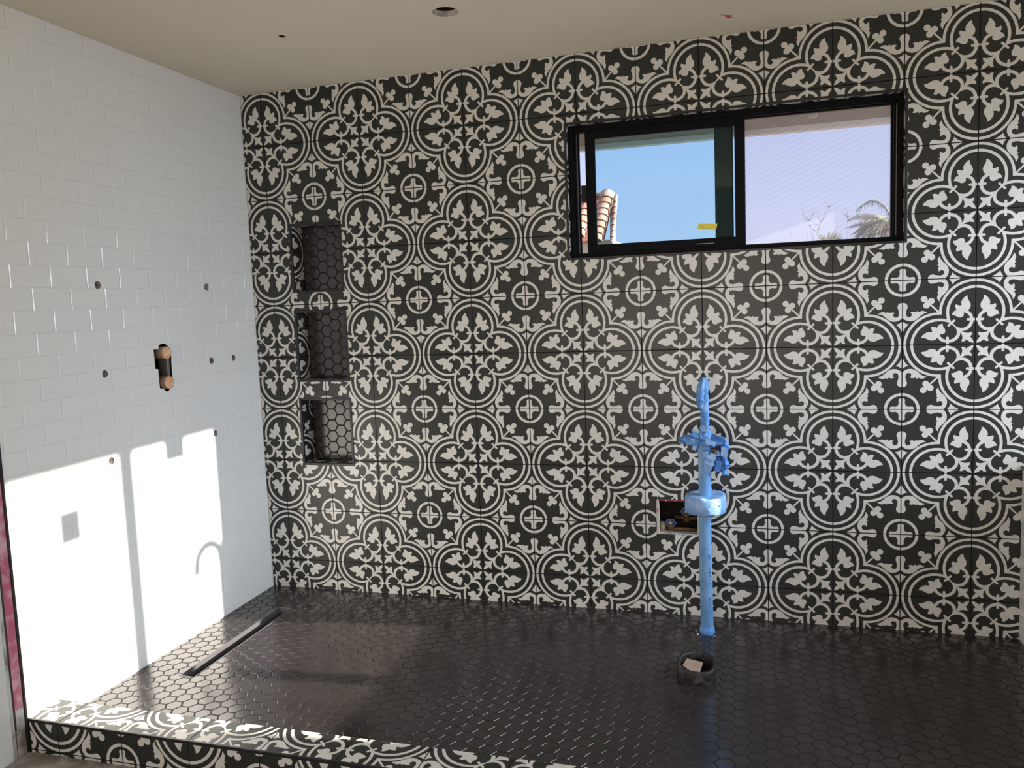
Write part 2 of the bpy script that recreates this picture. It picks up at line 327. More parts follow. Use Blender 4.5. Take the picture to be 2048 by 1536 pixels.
def pattern_panel(mb, to3, rect, holes=(), grout=True, only=None):
    """to3(u, v, h) gives the world point; rect in pattern units; flower centres sit on even (u, v)"""
    u0, v0, u1, v1 = rect
    # winding: make the face normal agree with +h
    a, b, c, d = to3(0,0,0), to3(1,0,0), to3(0,1,0), to3(0,0,1)
    flipw = (b-a).cross(c-a).dot(d-a) < 0
    def put(poly, m):
        pts = [to3(*q) for q in poly]
        # drop slivers
        mb.poly(pts[::-1] if flipw else pts, m)
    for i in range(math.floor(u0), math.ceil(u1)):
        for j in range(math.floor(v0), math.ceil(v1)):
            cell = rint((i+GAP, j+GAP, i+1-GAP, j+1-GAP), rect)
            if not cell: continue
            core = rint((i+GAP+CH, j+GAP+CH, i+1-GAP-CH, j+1-GAP-CH), rect)
            fi, fj = i % 2, j % 2
            if core:
                pcs = pieces(core, holes)
                for tri, w in TILE:
                    q = [((i+1-p[0]) if fi else i+p[0], (j+1-p[1]) if fj else j+p[1], 0.0) for p in tri]
                    if fi != fj: q.reverse()
                    x0 = min(p[0] for p in q); x1 = max(p[0] for p in q); y0 = min(p[1] for p in q); y1 = max(p[1] for p in q)
                    for pc in pcs:
                        if x0 >= pc[2] or x1 <= pc[0] or y0 >= pc[3] or y1 <= pc[1]: continue
                        if x0 >= pc[0] and x1 <= pc[2] and y0 >= pc[1] and y1 <= pc[3]: r = q
                        else: r = clip(q, pc)
                        if r: put(r, M_WHITE if w else M_DARK)
            e0, e1, g0, g1 = i+GAP, i+1-GAP, j+GAP, j+1-GAP; D_ = -.006
            strips = [[(e0,g0,D_),(e0+CH,g0+CH,0),(e0+CH,g1-CH,0),(e0,g1,D_)][::-1], [(e1,g0,D_),(e1-CH,g0+CH,0),(e1-CH,g1-CH,0),(e1,g1,D_)],
                      [(e0,g0,D_),(e0+CH,g0+CH,0),(e1-CH,g0+CH,0),(e1,g0,D_)], [(e0,g1,D_),(e0+CH,g1-CH,0),(e1-CH,g1-CH,0),(e1,g1,D_)][::-1]]
            for k, st in enumerate(strips):
                for pc in pieces(cell, holes):
                    r = clip(st, pc)
                    if r:
                        a_, b_, c_ = [Vector(x) for x in r[:3]]
                        if (b_-a_).cross(c_-a_).z < 0: r = r[::-1]
                        put(r, M_DARK)
    if grout:
        for pc in pieces(rect, holes):
            q = [(pc[0],pc[1],-.008),(pc[2],pc[1],-.008),(pc[2],pc[3],-.008),(pc[0],pc[3],-.008)]
            put(q, M_GROUT)

# ------------------------------------------------------------------ layout constants (tiles)
XL = -.4338; ZC = .9658; ZF = -8.5701; YEND = -5.755; XP = 12.65; XW = 14.2; YR = -19.0
NICHES = [(.42,1.475,1.52,2.775), (.42,3.105,1.525,4.475), (.41,4.785,1.52,6.10)]     # x0, -z0, x1, -z1
WIN = (5.775,.135,11.055,2.43)
VBOX = (7.185,6.555,7.885,7.165)
TW = .045; ND = .41; WD = .20

# ------------------------------------------------------------------ wall_back: patterned tiles with openings
mb = MB()
holes = NICHES + [WIN, VBOX]
pattern_panel(mb, lambda u, v, h: P(u, -h, -v), (XL, -ZC, XW, -ZF), holes)
wall_back = tag(mb.build('wall_back'), kind='structure')
# masonry core behind the tiles, with the same openings, so no light leaks
mb = MB()
for (a, b, c, d) in pieces((XL-1.2, -ZC-.5, XW+.3, Z0), [WIN]+[tuple(n) for n in NICHES]+[VBOX]):
    mb.box(a, c, .012, .46, -d, -b, M_PLASTER)
for (a, b, c, d) in NICHES+[VBOX]: mb.box(a-.02, c+.02, .452, .6, -d-.02, -b+.02, M_CAVITY)
tag(mb.build('wall_back_core'), kind='structure')

# ------------------------------------------------------------------ hexagon mosaic
HS = .125; HP = HS*math.sqrt(3)
def hex_panel(mb, to3, rect, centre, holes=(), s=HS, gap=.0065, ch=.010, dep=.0065, tilt=.003, mt=None):
    mt = mt or M_HEX
    a, b, c, d = to3(0,0,0), to3(1,0,0), to3(0,1,0), to3(0,0,1)
    flipw = (b-a).cross(c-a).dot(d-a) < 0
    p = s*math.sqrt(3); dx = 1.5*s; pcs = pieces(rect, holes)
    i0 = math.floor((rect[0]-centre[0])/dx)-1; i1 = math.ceil((rect[2]-centre[0])/dx)+1
    for i in range(i0, i1+1):
        cx = centre[0]+i*dx; off = (p/2 if i % 2 else 0)
        j0 = math.floor((rect[1]-centre[1]-off)/p)-1; j1 = math.ceil((rect[3]-centre[1]-off)/p)+1
        for j in range(j0, j1+1):
            cy = centre[1]+off+j*p
            if cx+s < rect[0] or cx-s > rect[2] or cy+s < rect[1] or cy-s > rect[3]: continue
            tx, ty = random.gauss(0,tilt), random.gauss(0,tilt)
            def ring(r, h): return [(cx+r*math.cos(k*math.pi/3), cy+r*math.sin(k*math.pi/3), h+tx*r*math.cos(k*math.pi/3)+ty*r*math.sin(k*math.pi/3)) for k in range(6)]
            r0, r1 = ring(s-gap*1.15, -dep), ring(s-gap*1.15-ch*.45, -dep*.3); r2 = ring(s-gap*1.15-ch, 0.0)
            fs = [r2]+[[r1[k], r1[(k+1)%6], r2[(k+1)%6], r2[k]] for k in range(6)]+[[r0[k], r0[(k+1)%6], r1[(k+1)%6], r1[k]] for k in range(6)]
            inside = any(cx-s > q[0] and cx+s < q[2] and cy-s > q[1] and cy+s < q[3] for q in pcs)
            for f in fs:
                for pc in (pcs if not inside else [None]):
                    g = clip(f, pc) if pc else f
                    if g:
                        w = [to3(*q) for q in g]; mb.poly(w[::-1] if flipw else w, mt)
    for pc in pcs:
        q = [to3(pc[0],pc[1],-dep*.8), to3(pc[2],pc[1],-dep*.8), to3(pc[2],pc[3],-dep*.8), to3(pc[0],pc[3],-dep*.8)]
        mb.poly(q[::-1] if flipw else q, M_HEXGROUT)

# ------------------------------------------------------------------ niches
def trim_frame(mb, x0, z0, x1, z1, w, yf, yb, m):
    """rectangular profile frame around an opening; z positive down"""
    mb.box(x0, x1, yf, yb, -z0-w, -z0, m, .006); mb.box(x0, x1, yf, yb, -z1, -z1+w, m, .006)
    mb.box(x0, x0+w, yf, yb, -z1+w*.98, -z0-w*.98, m, .006); mb.box(x1-w, x1, yf, yb, -z1+w*.98, -z0-w*.98, m, .006)
nlab = ['uppermost of the three recessed shelf niches beside the white wall, darkest inside',
        'middle of the three recessed shelf niches, dark hexagon back in a black metal frame',
        'lowest of the three recessed shelf niches, with its hexagon back shining light grey']
hexc = [(1.05,1.855), (.863,3.632), (.86,5.061)]
for (x0, z0, x1, z1), lb, hc in zip(NICHES, nlab, hexc):
    e = tag(empty('wall_niche', P((x0+x1)/2, 0, -z1)), lb, 'wall niche', 'recessed niches in the patterned wall')
    a0, b0, a1, b1 = x0+TW, z0+TW, x1-TW, z1-TW
    m1 = MB(); trim_frame(m1, x0, z0, x1, z1, TW, -.016, .03, M_TRIM); m1.build('metal_trim', e)
    m2 = MB(); hex_panel(m2, lambda u, v, h: P(u, ND-h, -v), (a0, b0, a1, b1), (hc[0], hc[1]-HP/2), tilt=.002); m2.build('hexagon_back', e)
    m3 = MB(); pattern_panel(m3, lambda u, v, h, a0=a0: P(a0-.012+h, u-.47, -v), (.47, b0, .47+ND, b1)); m3.build('side_lining', e)
    m3 = MB(); pattern_panel(m3, lambda u, v, h, a1=a1: P(a1+.012-h, u-.44, -v), (.44, b0, .44+ND, b1)); m3.build('side_lining', e)
    m3 = MB(); pattern_panel(m3, lambda u, v, h, b1=b1: P(u, v-.44, -b1-.012+h), (a0, .44, a1, .44+ND)); m3.build('ledge', e)
    m3 = MB(); pattern_panel(m3, lambda u, v, h, b0=b0: P(u, v-.44, -b0+.012-h), (a0, .44, a1, .44+ND)); m3.build('top_lining', e)

# ------------------------------------------------------------------ wall_left: glossy white brick tile, slightly pillowed
BW, BH = .6358, .3033
def bricks(mb, to3, rect, zrow, jt, m=M_BRICK):
    """rect (u0, v0, u1, v1); rows along v, joints along u"""
    a, b, c, d = to3(0,0,0), to3(1,0,0), to3(0,1,0), to3(0,0,1)
    flipw = (b-a).cross(c-a).dot(d-a) < 0
    for r in range(math.floor((rect[1]-zrow)/BH), math.ceil((rect[3]-zrow)/BH)):
        v0 = zrow+r*BH; off = 0 if r % 2 == 0 else BW/2
        for k in range(math.floor((rect[0]-jt-off)/BW), math.ceil((rect[2]-jt-off)/BW)):
            u0 = jt+off+k*BW
            q = rint((u0+.0014, v0+.0014, u0+BW-.0014, v0+BH-.0014), rect)
            if not q or q[2]-q[0] < .02 or q[3]-q[1] < .02: continue
            rings = []; tx, ty = random.gauss(0,.0018), random.gauss(0,.0025)
            ins = [(0,-.03),(0,-.0070),(.004,-.0043),(.011,-.0020),(.020,-.0006),(.032,0)]
            for n_, (s_, h_) in enumerate(ins):
                s_ = min(s_, (q[2]-q[0])*.4, (q[3]-q[1])*.4)
                rings.append([(x, y, h_+(tx*(x-(q[0]+q[2])/2)+ty*(y-(q[1]+q[3])/2) if n_ > 0 else 0)) for x, y in ((q[0]+s_,q[1]+s_*.4),(q[2]-s_,q[1]+s_*.4),(q[2]-s_,q[3]-s_*.4),(q[0]+s_,q[3]-s_*.4))])
            vs = [to3(*p) for rg in rings for p in rg]; fs = []
            for n_ in range(len(ins)-1):
                for e_ in range(4): fs.append((n_*4+e_, n_*4+(e_+1)%4, (n_+1)*4+(e_+1)%4, (n_+1)*4+e_))
            l = (len(ins)-1)*4; tf = [(l, l+1, l+2, l+3), (3,2,1,0)]
            if flipw: fs = [f[::-1] for f in fs]; tf = [f[::-1] for f in tf]
            i_ = len(mb.v); mb.mesh(vs, fs, m, False)
            for f in tf: mb.f.append(tuple(i_+a for a in f)); mb.m.append(mb.mi(m)); mb.smooth.append(False)
mb = MB()
bricks(mb, lambda u, v, h: P(XL+h, u, v), (YEND, ZF-.02, -.002, ZC), -2.05, -4.729)
wl = mb.build('wall_left'); tag(wl, kind='structure')
mb = MB(); mb.box(XL-.45, XL-.0060, YEND, .0, -Z0, ZC, M_WGROUT)
core = mb.build('wall_left_core'); tag(core, kind='structure')
OUTL = [(-2.86,-3.632),(-2.748,-3.636),(-2.738,-3.589),(-2.71,-3.565),(-2.674,-3.552),(-2.614,-3.547),(-2.557,-3.57),(-2.52,-3.603),(-2.473,-3.635),(-2.455,-3.699),(-2.473,-3.943),(-2.471,-4.19),(-2.449,-4.227),(-2.465,-4.268),(-2.544,-4.287),(-2.574,-4.325),(-2.626,-4.34),(-2.674,-4.313),(-2.709,-4.278),(-2.787,-4.266),(-2.79,-3.955),(-2.852,-3.942)]
HOLES = [(-3.905,-2.608,.058),(-1.415,-2.627,.062),(-3.914,-3.918,.058),(-1.429,-3.93,.058),(-.786,-3.935,.055),(-3.937,-5.222,.055),(-1.47,-5.227,.055)]
mb = MB()
def prism(mb, pts, x0, x1, m):
    n = len(pts); vs = [P(x0,y,z) for y,z in pts]+[P(x1,y,z) for y,z in pts]
    fs = [tuple(range(n)), tuple(reversed(range(n,2*n)))]+[(k, n+k, n+(k+1)%n, (k+1)%n) for k in range(n)]
    mb.mesh(vs, fs, m)
for y, z, r in HOLES:
    pts = [(y+(r+random.uniform(-.006,.006))*math.cos(a*math.pi/10), z+(r+random.uniform(-.006,.006))*math.sin(a*math.pi/10)) for a in range(20)]
    prism(mb, pts, XL-.09, XL+.05, M_RAW)
prism(mb, OUTL, XL-.36, XL+.05, M_CAVITY)
cutter = mb.build('cutter', fixn=True)
def cut(o, c):
    md = o.modifiers.new('cut', 'BOOLEAN'); md.operation = 'DIFFERENCE'; md.object = c; md.solver = 'EXACT'; md.material_mode = 'TRANSFER'
    dg = bpy.context.evaluated_depsgraph_get(); me = bpy.data.meshes.new_from_object(o.evaluated_get(dg))
    o.modifiers.remove(md); o.data = me
cut(wl, cutter); cut(core, cutter); bpy.data.objects.remove(cutter)

# metal edge, membrane painted return and rough opening at the near end of the white wall
mb = MB(); mb.box(XL-.05, XL+.012, YEND-.028, YEND+.004, -Z0, ZC, M_TRIM, .006); tag(mb.build('trim_1'), kind='structure')
mb = MB(); mb.box(XL-.045, XL-.012, YEND-.155, YEND-.028, -8.12, ZC, M_PINK); mb.box(XL-.05, XL-.010, YEND-.155, YEND-.028, -Z0, -8.10, M_STUD, .01)
tag(mb.build('trim_2'), kind='structure')
mb = MB(); mb.box(XL-.06, XL-.006, YEND-.175, YEND-.155, -8.36, ZC, M_EDGE, .004); mb.box(XL-.09, XL-.02, YEND-.30, YEND-.172, -Z0, ZC, M_STUD); mb.box(XL-.45, XL-.1, YR, YEND-.02, -Z0, ZC, M_STUD); tag(mb.build('wall_left_near'), kind='structure')
mb = MB(); mb.box(XL-.1, XL+.0, YEND-1.2, YEND-.235, -Z0, ZC, M_CASING, .008); tag(mb.build('trim_3'), kind='structure')

# ------------------------------------------------------------------ ceiling
mb = MB(); mb.box(XL-.5, XW+.3, YR-.2, .5, ZC, ZC+.5, M_CEIL); ceil = mb.build('ceiling'); tag(ceil, kind='structure')
mb = MB()
def vprism(mb, pts, z0, z1, m):
    n = len(pts); vs = [P(x,y,z0) for x,y in pts]+[P(x,y,z1) for x,y in pts]
    fs = [tuple(range(n)), tuple(reversed(range(n,2*n)))]+[(k, n+k, n+(k+1)%n, (k+1)%n) for k in range(n)]
    mb.mesh(vs, fs, m)
vprism(mb, [(4.70+(.185+random.uniform(-.004,.004))*math.cos(a*math.pi/20), -2.625+(.19+random.uniform(-.006,.006))*math.sin(a*math.pi/20)) for a in range(40)], ZC-.05, ZC+.07, M_RAW)
c1 = mb.build('cutter', fixn=True); cut(ceil, c1); bpy.data.objects.remove(c1)
mb = MB(); vprism(mb, [(4.70+(.155+random.uniform(-.012,.012))*math.cos(a*math.pi/20), -2.625+(.16+random.uniform(-.012,.012))*math.sin(a*math.pi/20)) for a in range(40)], ZC+.02, ZC+.4, M_CAVITY)
vprism(mb, [(2.11+(.045+random.uniform(-.008,.008))*math.cos(a*math.pi/8), -2.63+(.06+random.uniform(-.012,.012))*math.sin(a*math.pi/8)) for a in range(16)], ZC-.05, ZC+.2, M_CAVITY)
c1 = mb.build('cutter', fixn=True); cut(ceil, c1); bpy.data.objects.remove(c1)
# red chalk arrow and pencil smudges, thin marks lying on the ceiling
def flat_mark(name, pts, z, m, lab, cat):
    mb = MB(); mb.poly([P(x, y, z) for x, y in pts], m); o = mb.build(name, origin=P(pts[0][0], pts[0][1], z)); return tag(o, lab, cat)
mb = MB(); vprism(mb, [(8.36,-.99),(8.44,-.93),(8.53,-.90),(8.50,-.86),(8.54,-.80),(8.47,-.76),(8.45,-.84),(8.41,-.93)], ZC-.003, ZC+.001, M_REDMARK)
tag(mb.build('chalk_mark', origin=P(8.45,-.88,ZC), fixn=True), 'small red chalk arrow drawn on the ceiling above the window', 'mark')
mb = MB()
for k in range(60):
    x = random.choice([random.uniform(.0,1.8), random.uniform(2,5.2), random.uniform(6.6,9)]); y = -.02-abs(random.gauss(0,.10)); l = random.uniform(.01,.06)
    mb.poly([P(x,y,ZC-.0015),P(x+l,y+.003,ZC-.0015),P(x+l,y+.009,ZC-.0015),P(x,y+.006,ZC-.0015)], M_SMUDGE)
mb.box(-.30,-.20,-.34,-.325,ZC-.003,ZC,M_SMUDGE)
mb.box(XL, XW, -.035, -.028, ZC-.002, ZC, M_SMUDGE)
tag(mb.build('pencil_smudge'), 'grey pencil smudges along the ceiling edge over the patterned wall', 'mark', kind='stuff')
# ------------------------------------------------------------------ shower floor, drain channel, curb
DR = (.32,-3.78,.60,-1.03); PH = (7.82,-.80,8.17,-.50)
YB, YFR, ZT = -5.235, -5.755, -8.28
mb = MB()
hex_panel(mb, lambda u, v, h: P(u, v, ZF+h), (XL, YB, XP, -.001), (.3047,-3.917+HP/2), [DR, PH], mt=M_HEX)
tag(mb.build('floor'), kind='structure')
mb = MB()
for (a, b, c, d) in pieces((XL-.4, YB-.3, XW, .3), [DR, PH]): mb.box(a, c, b, d, -9.2, ZF-.02, M_CONC)
for (a, b, c, d) in (PH,): mb.box(a-.02, c+.02, b-.02, d+.02, -9.3, ZF-.3, M_CAVITY)
tag(mb.build('floor_core'), kind='structure')
mb = MB(); mb.box(XL-.5, XW+.3, YR-.2, YB-.29, -Z0-.4, -Z0, M_CONC)
for k in range(140):
    x = random.uniform(-.42, 1.6); y = YFR-.012-abs(random.gauss(0,.05)); r = random.uniform(.004,.016); mb.box(x, x+r*2, y-r, y, -Z0, -Z0+r, M_CONC)
tag(mb.build('floor_outer'), kind='structure')
# linear drain trough
e = tag(empty('drain_channel', P(.46,-2.4,ZF-.13)), 'long black recessed drain channel sunk in the hexagon floor along the white wall', 'drain')
x0, y0, x1, y1 = DR; wt = .018; dp = ZF-.14
mb = MB(); mb.box(x0, x0+wt, y0, y1, dp, ZF+.004, M_DRAIN, .003); mb.box(x1-wt, x1, y0, y1, dp, ZF+.004, M_DRAIN, .003)
mb.box(x0+wt, x1-wt, y0, y0+wt, dp, ZF+.004, M_DRAIN, .003); mb.box(x0+wt, x1-wt, y1-wt, y1, dp, ZF+.004, M_DRAIN, .003)
mb.box(x0, x1, y0, y1, dp-.03, dp, M_DRAIN); mb.build('trough', e)
mb = MB(); mb.tube([(.42,-2.30,dp-.001),(.42,-2.30,dp+.004)], .074, M_DRAIN, 24); mb.tube([(.42,-2.30,dp+.0042),(.42,-2.30,dp+.0055)], .068, M_CAVITY, 24); mb.build('outlet', e)
# curb
e = tag(empty('shower_curb', P(6, -5.5, -Z0)), 'low curb edging the shower floor, faced and topped with patterned tiles', 'curb')
mb = MB(); pattern_panel(mb, lambda u, v, h: P(u+.05, -v-5.12, ZT+h), (XL-.05, -YB-5.12, XP-.05, -YFR-5.12-.008)); mb.build('top_tiles', e)
mb = MB(); pattern_panel(mb, lambda u, v, h: P(u+.05, YFR-h, -v-7.69), (XL-.05, -ZT-7.69+.035, XP-.05, Z0-7.69)); mb.build('front_tiles', e)
mb = MB(); mb.box(XL, XP, YFR-.004, YFR+.03, ZT-.04, ZT+.003, M_TRIM, .006); mb.box(XL-.008, XL+.03, YFR-.010, YFR+.0, -Z0, ZT+.003, M_TRIM, .004)
mb.box(XL, XP, YB-.008, YB+.004, ZF-.02, ZT-.001, M_TRIM); mb.build('metal_trim', e)
mb = MB(); mb.box(XL, XP, YFR+.012, YB-.012, -Z0, ZT-.012, M_CONC); mb.build('core', e)

# ------------------------------------------------------------------ pony wall at the right, side wall with the sunny window, far walls
PZ = -5.86
mb = MB(); mb.box(XP+.03, XP+.5, -5.9, -.001, -Z0, PZ-.03, M_WGROUT)
bricks(mb, lambda u, v, h: P(XP+.012-h, u, v), (-5.9, ZF, -.002, PZ-.035), -2.05, -4.729)
tag(mb.build('wall_right'), kind='structure')
mb = MB(); mb.box(XP-.004, XP+.035, -5.93, -.001, PZ-.035, PZ, M_TRIM, .005); mb.box(XP+.03, XP+.54, -5.93, -.001, PZ-.03, PZ+.0, M_BRICK, .006)
tag(mb.build('trim_4'), kind='structure')
SW = (-4.33,.65,-.11,5.5)     # y0, -z0, y1, -z1 of the side window
mb = MB()
for (a, b, c, d) in pieces((YR, -ZC-.5, .5, Z0), [SW]): mb.box(XW, XW+.5, a, c, -d, -b, M_PLASTER)
tag(mb.build('wall_side'), kind='structure')
win2 = tag(empty('window_2', P(XW+.2, -2.5, -5.5)), kind='structure')
mb = MB()
mb.box(XW+.12, XW+.25, -2.40, -2.10, -5.5, -.65, M_CASING); mb.box(XW+.12, XW+.25, -4.46, -4.40, -5.5, -.6, M_CASING)
mb.box(XW+.12, XW+.25, -.11, -.06, -5.5, -.6, M_CASING); mb.box(XW+.12, XW+.25, -4.46, -.06, -.66, -.6, M_CASING); mb.box(XW+.02, XW+.3, -4.5, -.02, -5.56, -5.5, M_CASING)
mb.build('window_frame', win2)
mb = MB(); mb.box(XW+.18, XW+.19, -4.40, -.11, -5.5, -.65, M_CLEAR); mb.build('window_pane', win2)
def sticker(y0, y1, z0, z1, lab):
    mb = MB(); mb.box(XW+.168, XW+.179, y0, y1, z0, z1, M_WSTICK); tag(mb.build('window_sticker', origin=P(XW+.17, y0, z0)), lab, 'sticker')
sticker(-1.40, -.90, -1.06, -.65, 'white sticker hanging from the top edge of the side window')
sticker(-3.58, -3.18, -1.79, -1.29, 'square white sticker in the middle of the side window pane')
e = tag(empty('gooseneck_faucet', P(XW-.15, -.16, -5.5)), 'tall gooseneck faucet standing on the counter under the side window', 'faucet')
gp = [(XW-.15,-.20,-5.6),(XW-.15,-.20,-3.3)]
for k in range(0, 11): a = math.pi*k/10; gp.append((XW-.15,-.20-.33*(1-math.cos(a)), -3.12+.33*math.sin(a)))
gp += [(XW-.15,-.87,-3.25)]
mb = MB(); mb.tube(gp, .10, M_GREYMET, 12); mb.tube([(XW-.15,-.20,-5.62),(XW-.15,-.20,-5.5)], .11, M_GREYMET, 18); mb.build('spout', e)
mb = MB(); mb.box(XP+.65, XW-.001, -4.2, -.01, -5.72, -5.62, M_BRICK, .01); tag(mb.build('vanity_counter', origin=P(XW-.4,-2,-5.72)), 'white counter on the floor cabinet under the side window', 'counter')
mb = MB(); mb.box(XP+.68, XW-.001, -4.15, -.01, -Z0, -5.72, M_CASING, .01); tag(mb.build('vanity_cabinet', origin=P(XW-.4,-2,-Z0)), 'white cabinet under the counter by the side window', 'cabinet')
mb = MB(); 
for (a, b, c, d) in pieces((XL-.5, -ZC, XW+.3, Z0), [(3.0, 1.0, 11.0, 7.4)]): mb.box(a, c, YR-.3, YR, -d, -b, M_PLASTER)
tag(mb.build('wall_front'), kind='structure')

# ------------------------------------------------------------------ window_1 in the patterned wall
w1 = tag(empty('window_1', P(8.4, .2, -2.43)), kind='structure')
x0, z0, x1, z1 = WIN
mb = MB(); trim_frame(mb, x0, z0, x1, z1, .035, -.016, .03, M_TRIM); mb.build('metal_trim', w1)
a0, b0, a1, b1 = x0+.035, z0+.035, x1-.035, z1-.035
mb = MB(); pattern_panel(mb, lambda u, v, h: P(a0-.012+h, u, -v), (0, b0, WD, b1)); pattern_panel(mb, lambda u, v, h: P(a1+.012-h, u, -v), (0, b0, WD, b1))
pattern_panel(mb, lambda u, v, h: P(u, v, -b0+.012-h), (a0, 0, a1, WD)); pattern_panel(mb, lambda u, v, h: P(u, v, -b1-.012+h), (a0, 0, a1, WD)); mb.build('reveal_tiles', w1)
def frm(mb, x0, x1, za, zb, w, y0, y1, m, bev=.008, wl=None, wr=None, wt=None, wb=None):
    wl = wl or w; wr = wr or w; wt = wt or w; wb = wb or w
    mb.box(x0, x1, y0, y1, za-wt, za, m, bev); mb.box(x0, x1, y0, y1, zb, zb+wb, m, bev)
    mb.box(x0, x0+wl, y0, y1, zb+wb*.97, za-wt*.97, m, bev); mb.box(x1-wr, x1, y0, y1, zb+wb*.97, za-wt*.97, m, bev)
mb = MB(); frm(mb, a0-.02, a1+.02, -b0+.02, -b1-.02, .10, .2, .46, M_FRAME)           # master frame
frm(mb, 5.90, 10.93, -.24, -2.36, .03, .24, .30, M_FRAME, .004); mb.box(5.915, 5.93, .30, .42, -2.33, -.27, M_GREYMET)
mb.box(10.93, 10.94, .22, .24, -2.30, -.30, M_GREYMET)
mb.build('window_frame', w1)
sash = empty('sliding_sash', (0,0,0)); sash.parent = w1; sash.location = P(7.4,.27,-2.33)-w1.location
mb = MB(); frm(mb, 6.085, 8.70, -.255, -2.335, .15, .24, .315, M_FRAME, .01, wl=.165, wr=.160, wt=.14, wb=.16); mb.build('sash_frame', sash)
mb = MB(); mb.box(6.25, 8.54, .276, .282, -2.175, -.395, M_GLASS); mb.build('sash_glass', sash)
mb = MB(); mb.box(6.00, 6.09, .225, .25, -1.44, -1.16, M_BLACKPL, .012); mb.box(6.02, 6.07, .205, .23, -1.40, -1.2, M_BLACKPL, .01); mb.build('latch', sash)
mb = MB(); mb.box(7.9, 8.2, .236, .24, -2.262, -2.255, M_CASING); mb.build('scratch', sash)
mb = MB(); frm(mb, 5.90, 8.515, -.20, -2.40, .06, .37, .42, M_FRAME, .006, wr=.02); mb.box(8.22, 8.515, .38, .43, -2.36, -.24, M_STILE, .004); frm(mb, 8.60, 10.95, -.20, -2.40, .085, .33, .42, M_FRAME, .006, wl=.105, wr=.07, wt=.09); mb.build('outer_frame', w1)
mb = MB(); mb.box(8.70, 10.89, .375, .378, -2.33, -.28, M_SCREEN); mb.build('insect_screen', w1)
# the note on the sash glass
e = tag(empty('sticky_note', P(8.09,.274,-2.0)), 'yellow note with faint handwriting stuck to the tinted left window sash', 'note')
mb = MB(); c = [(7.95,-1.925),(8.255,-1.945),(8.235,-2.04),(7.93,-2.015)]
vs = [P(x,.2745,z) for x,z in c]+[P(x,.2755,z) for x,z in c]
mb.mesh(vs, [(0,3,2,1),(4,5,6,7),(0,1,5,4),(1,2,6,5),(2,3,7,6),(3,0,4,7)], M_NOTE); mb.build('paper', e)
mb = MB()
for r in range(3):
    x = 7.97+r*.01
    while x < 8.20:
        w_ = random.uniform(.008,.03); zz = -1.948-r*.026-(x-7.95)*.07+random.uniform(-.003,.003)
        if random.random() < .75: mb.box(x, x+w_, .2738, .2746, zz-.004, zz, M_INK)
        x += w_+random.uniform(.005,.014)
mb.build('writing', e)

# ------------------------------------------------------------------ outside: eave, neighbour's tile roof, palm, bare tree, yard
mb = MB(); mb.box(2, 16, .46, 2.5, -.092, .25, M_STUCCO); 
eave = mb.build('roof_eave', origin=P(8,1.5,-.09)); tag(eave, 'brown stucco eave of this house seen through the top of the window', 'eave')
mb = MB(); mb.box(2, 16, 2.34, 2.52, -.195, -.09, M_FASCIA, .01); mb.build('pale_lip', eave)
mb = MB(); mb.box(9.74, 9.88, 1.18, 1.22, -.20, -.085, M_WSTICK, .01); tag(mb.build('white_tag', origin=P(9.8,1.2,-.15)), 'small white tag hanging under the eave outside the right window pane', 'tag')
mb = MB(); mb.box(-120, 160, 1.0, 400, -22.2, -22, M_LAWN); tag(mb.build('ground_outside'), kind='structure')
# roof
e = tag(empty('neighbour_roof', P(-.5,40,-22)), "neighbour's house corner with terracotta barrel tile roof, left in the window", 'roof')
def barrel(mb, cx, cy, z0, z1, r, y1, m=M_TERRA, lift=.10):
    """one cover tile: half round, running down from (cy+..., z1) to z0, lower end lifted"""
    vs = []; fs = []; n = 10
    for s_, (yy, zz, rr) in enumerate(((cy, z0, r), (y1, z1, r*.86), (cy, z0, r*.88), (y1, z1, r*.76))):
        for k in range(n+1):
            a = math.pi*k/n; vs.append(P(cx-rr*math.cos(a), yy-rr*math.sin(a)*.75, zz+rr*math.sin(a)*.55))
    w = n+1
    for k in range(n): fs += [(k,k+1,w+k+1,w+k), (2*w+k+1,2*w+k,3*w+k,3*w+k+1), (k+1,k,2*w+k,2*w+k+1)]
    mb.mesh(vs, fs, m, False)
def column(cx, r, ztop, zbot, n, dxd=0.0, y0=40.0, slope=1.2, name='barrel_tile_row', back=True):
    mb = MB(); hh = (ztop-zbot)/n
    for k in range(n):
        zb = zbot+k*hh; yb = y0+(zb-zbot)*slope; x = cx+dxd*(k/n)
        barrel(mb, x, yb-.12, zb, zb+hh*1.25, r, yb+hh*1.25*slope)
        if back: mb.box(x-r*.8, x+r*.8, yb-.02, yb+.06, zb+.02, zb+r*.42, M_TERRAD)
    mb.build(name, e)
column(-.68, .56, 4.15, .50, 8, .24); column(-1.85, .54, 4.2, .9, 7, .2); column(-2.95, .54, 4.3, .9, 7, .2)
column(.52, .16, 3.9, .35, 8, -.30, y0=39.6, back=False)
mb = MB(); mb.poly([P(-3.8,40.6,.5), P(-.2,40.6,.4), P(.05,44.6,4.1), P(-3.8,44.6,4.1)], M_TERRA); mb.poly([P(-.3,40.3,-22), P(.45,40.3,-22), P(.45,40.3,.4), P(.10,44.4,3.9), P(-.25,44.4,3.9)], M_HOUSE)
mb.build('roof_deck', e)
mb = MB(); mb.box(-8, .40, 40.5, 60, -22, .7, M_HOUSE); mb.build('house_wall', e)
mb = MB(); mb.box(-6, .0, 44.4, 45.2, 4.1, 4.4, M_HOUSE, .1); mb.build('ridge', e)
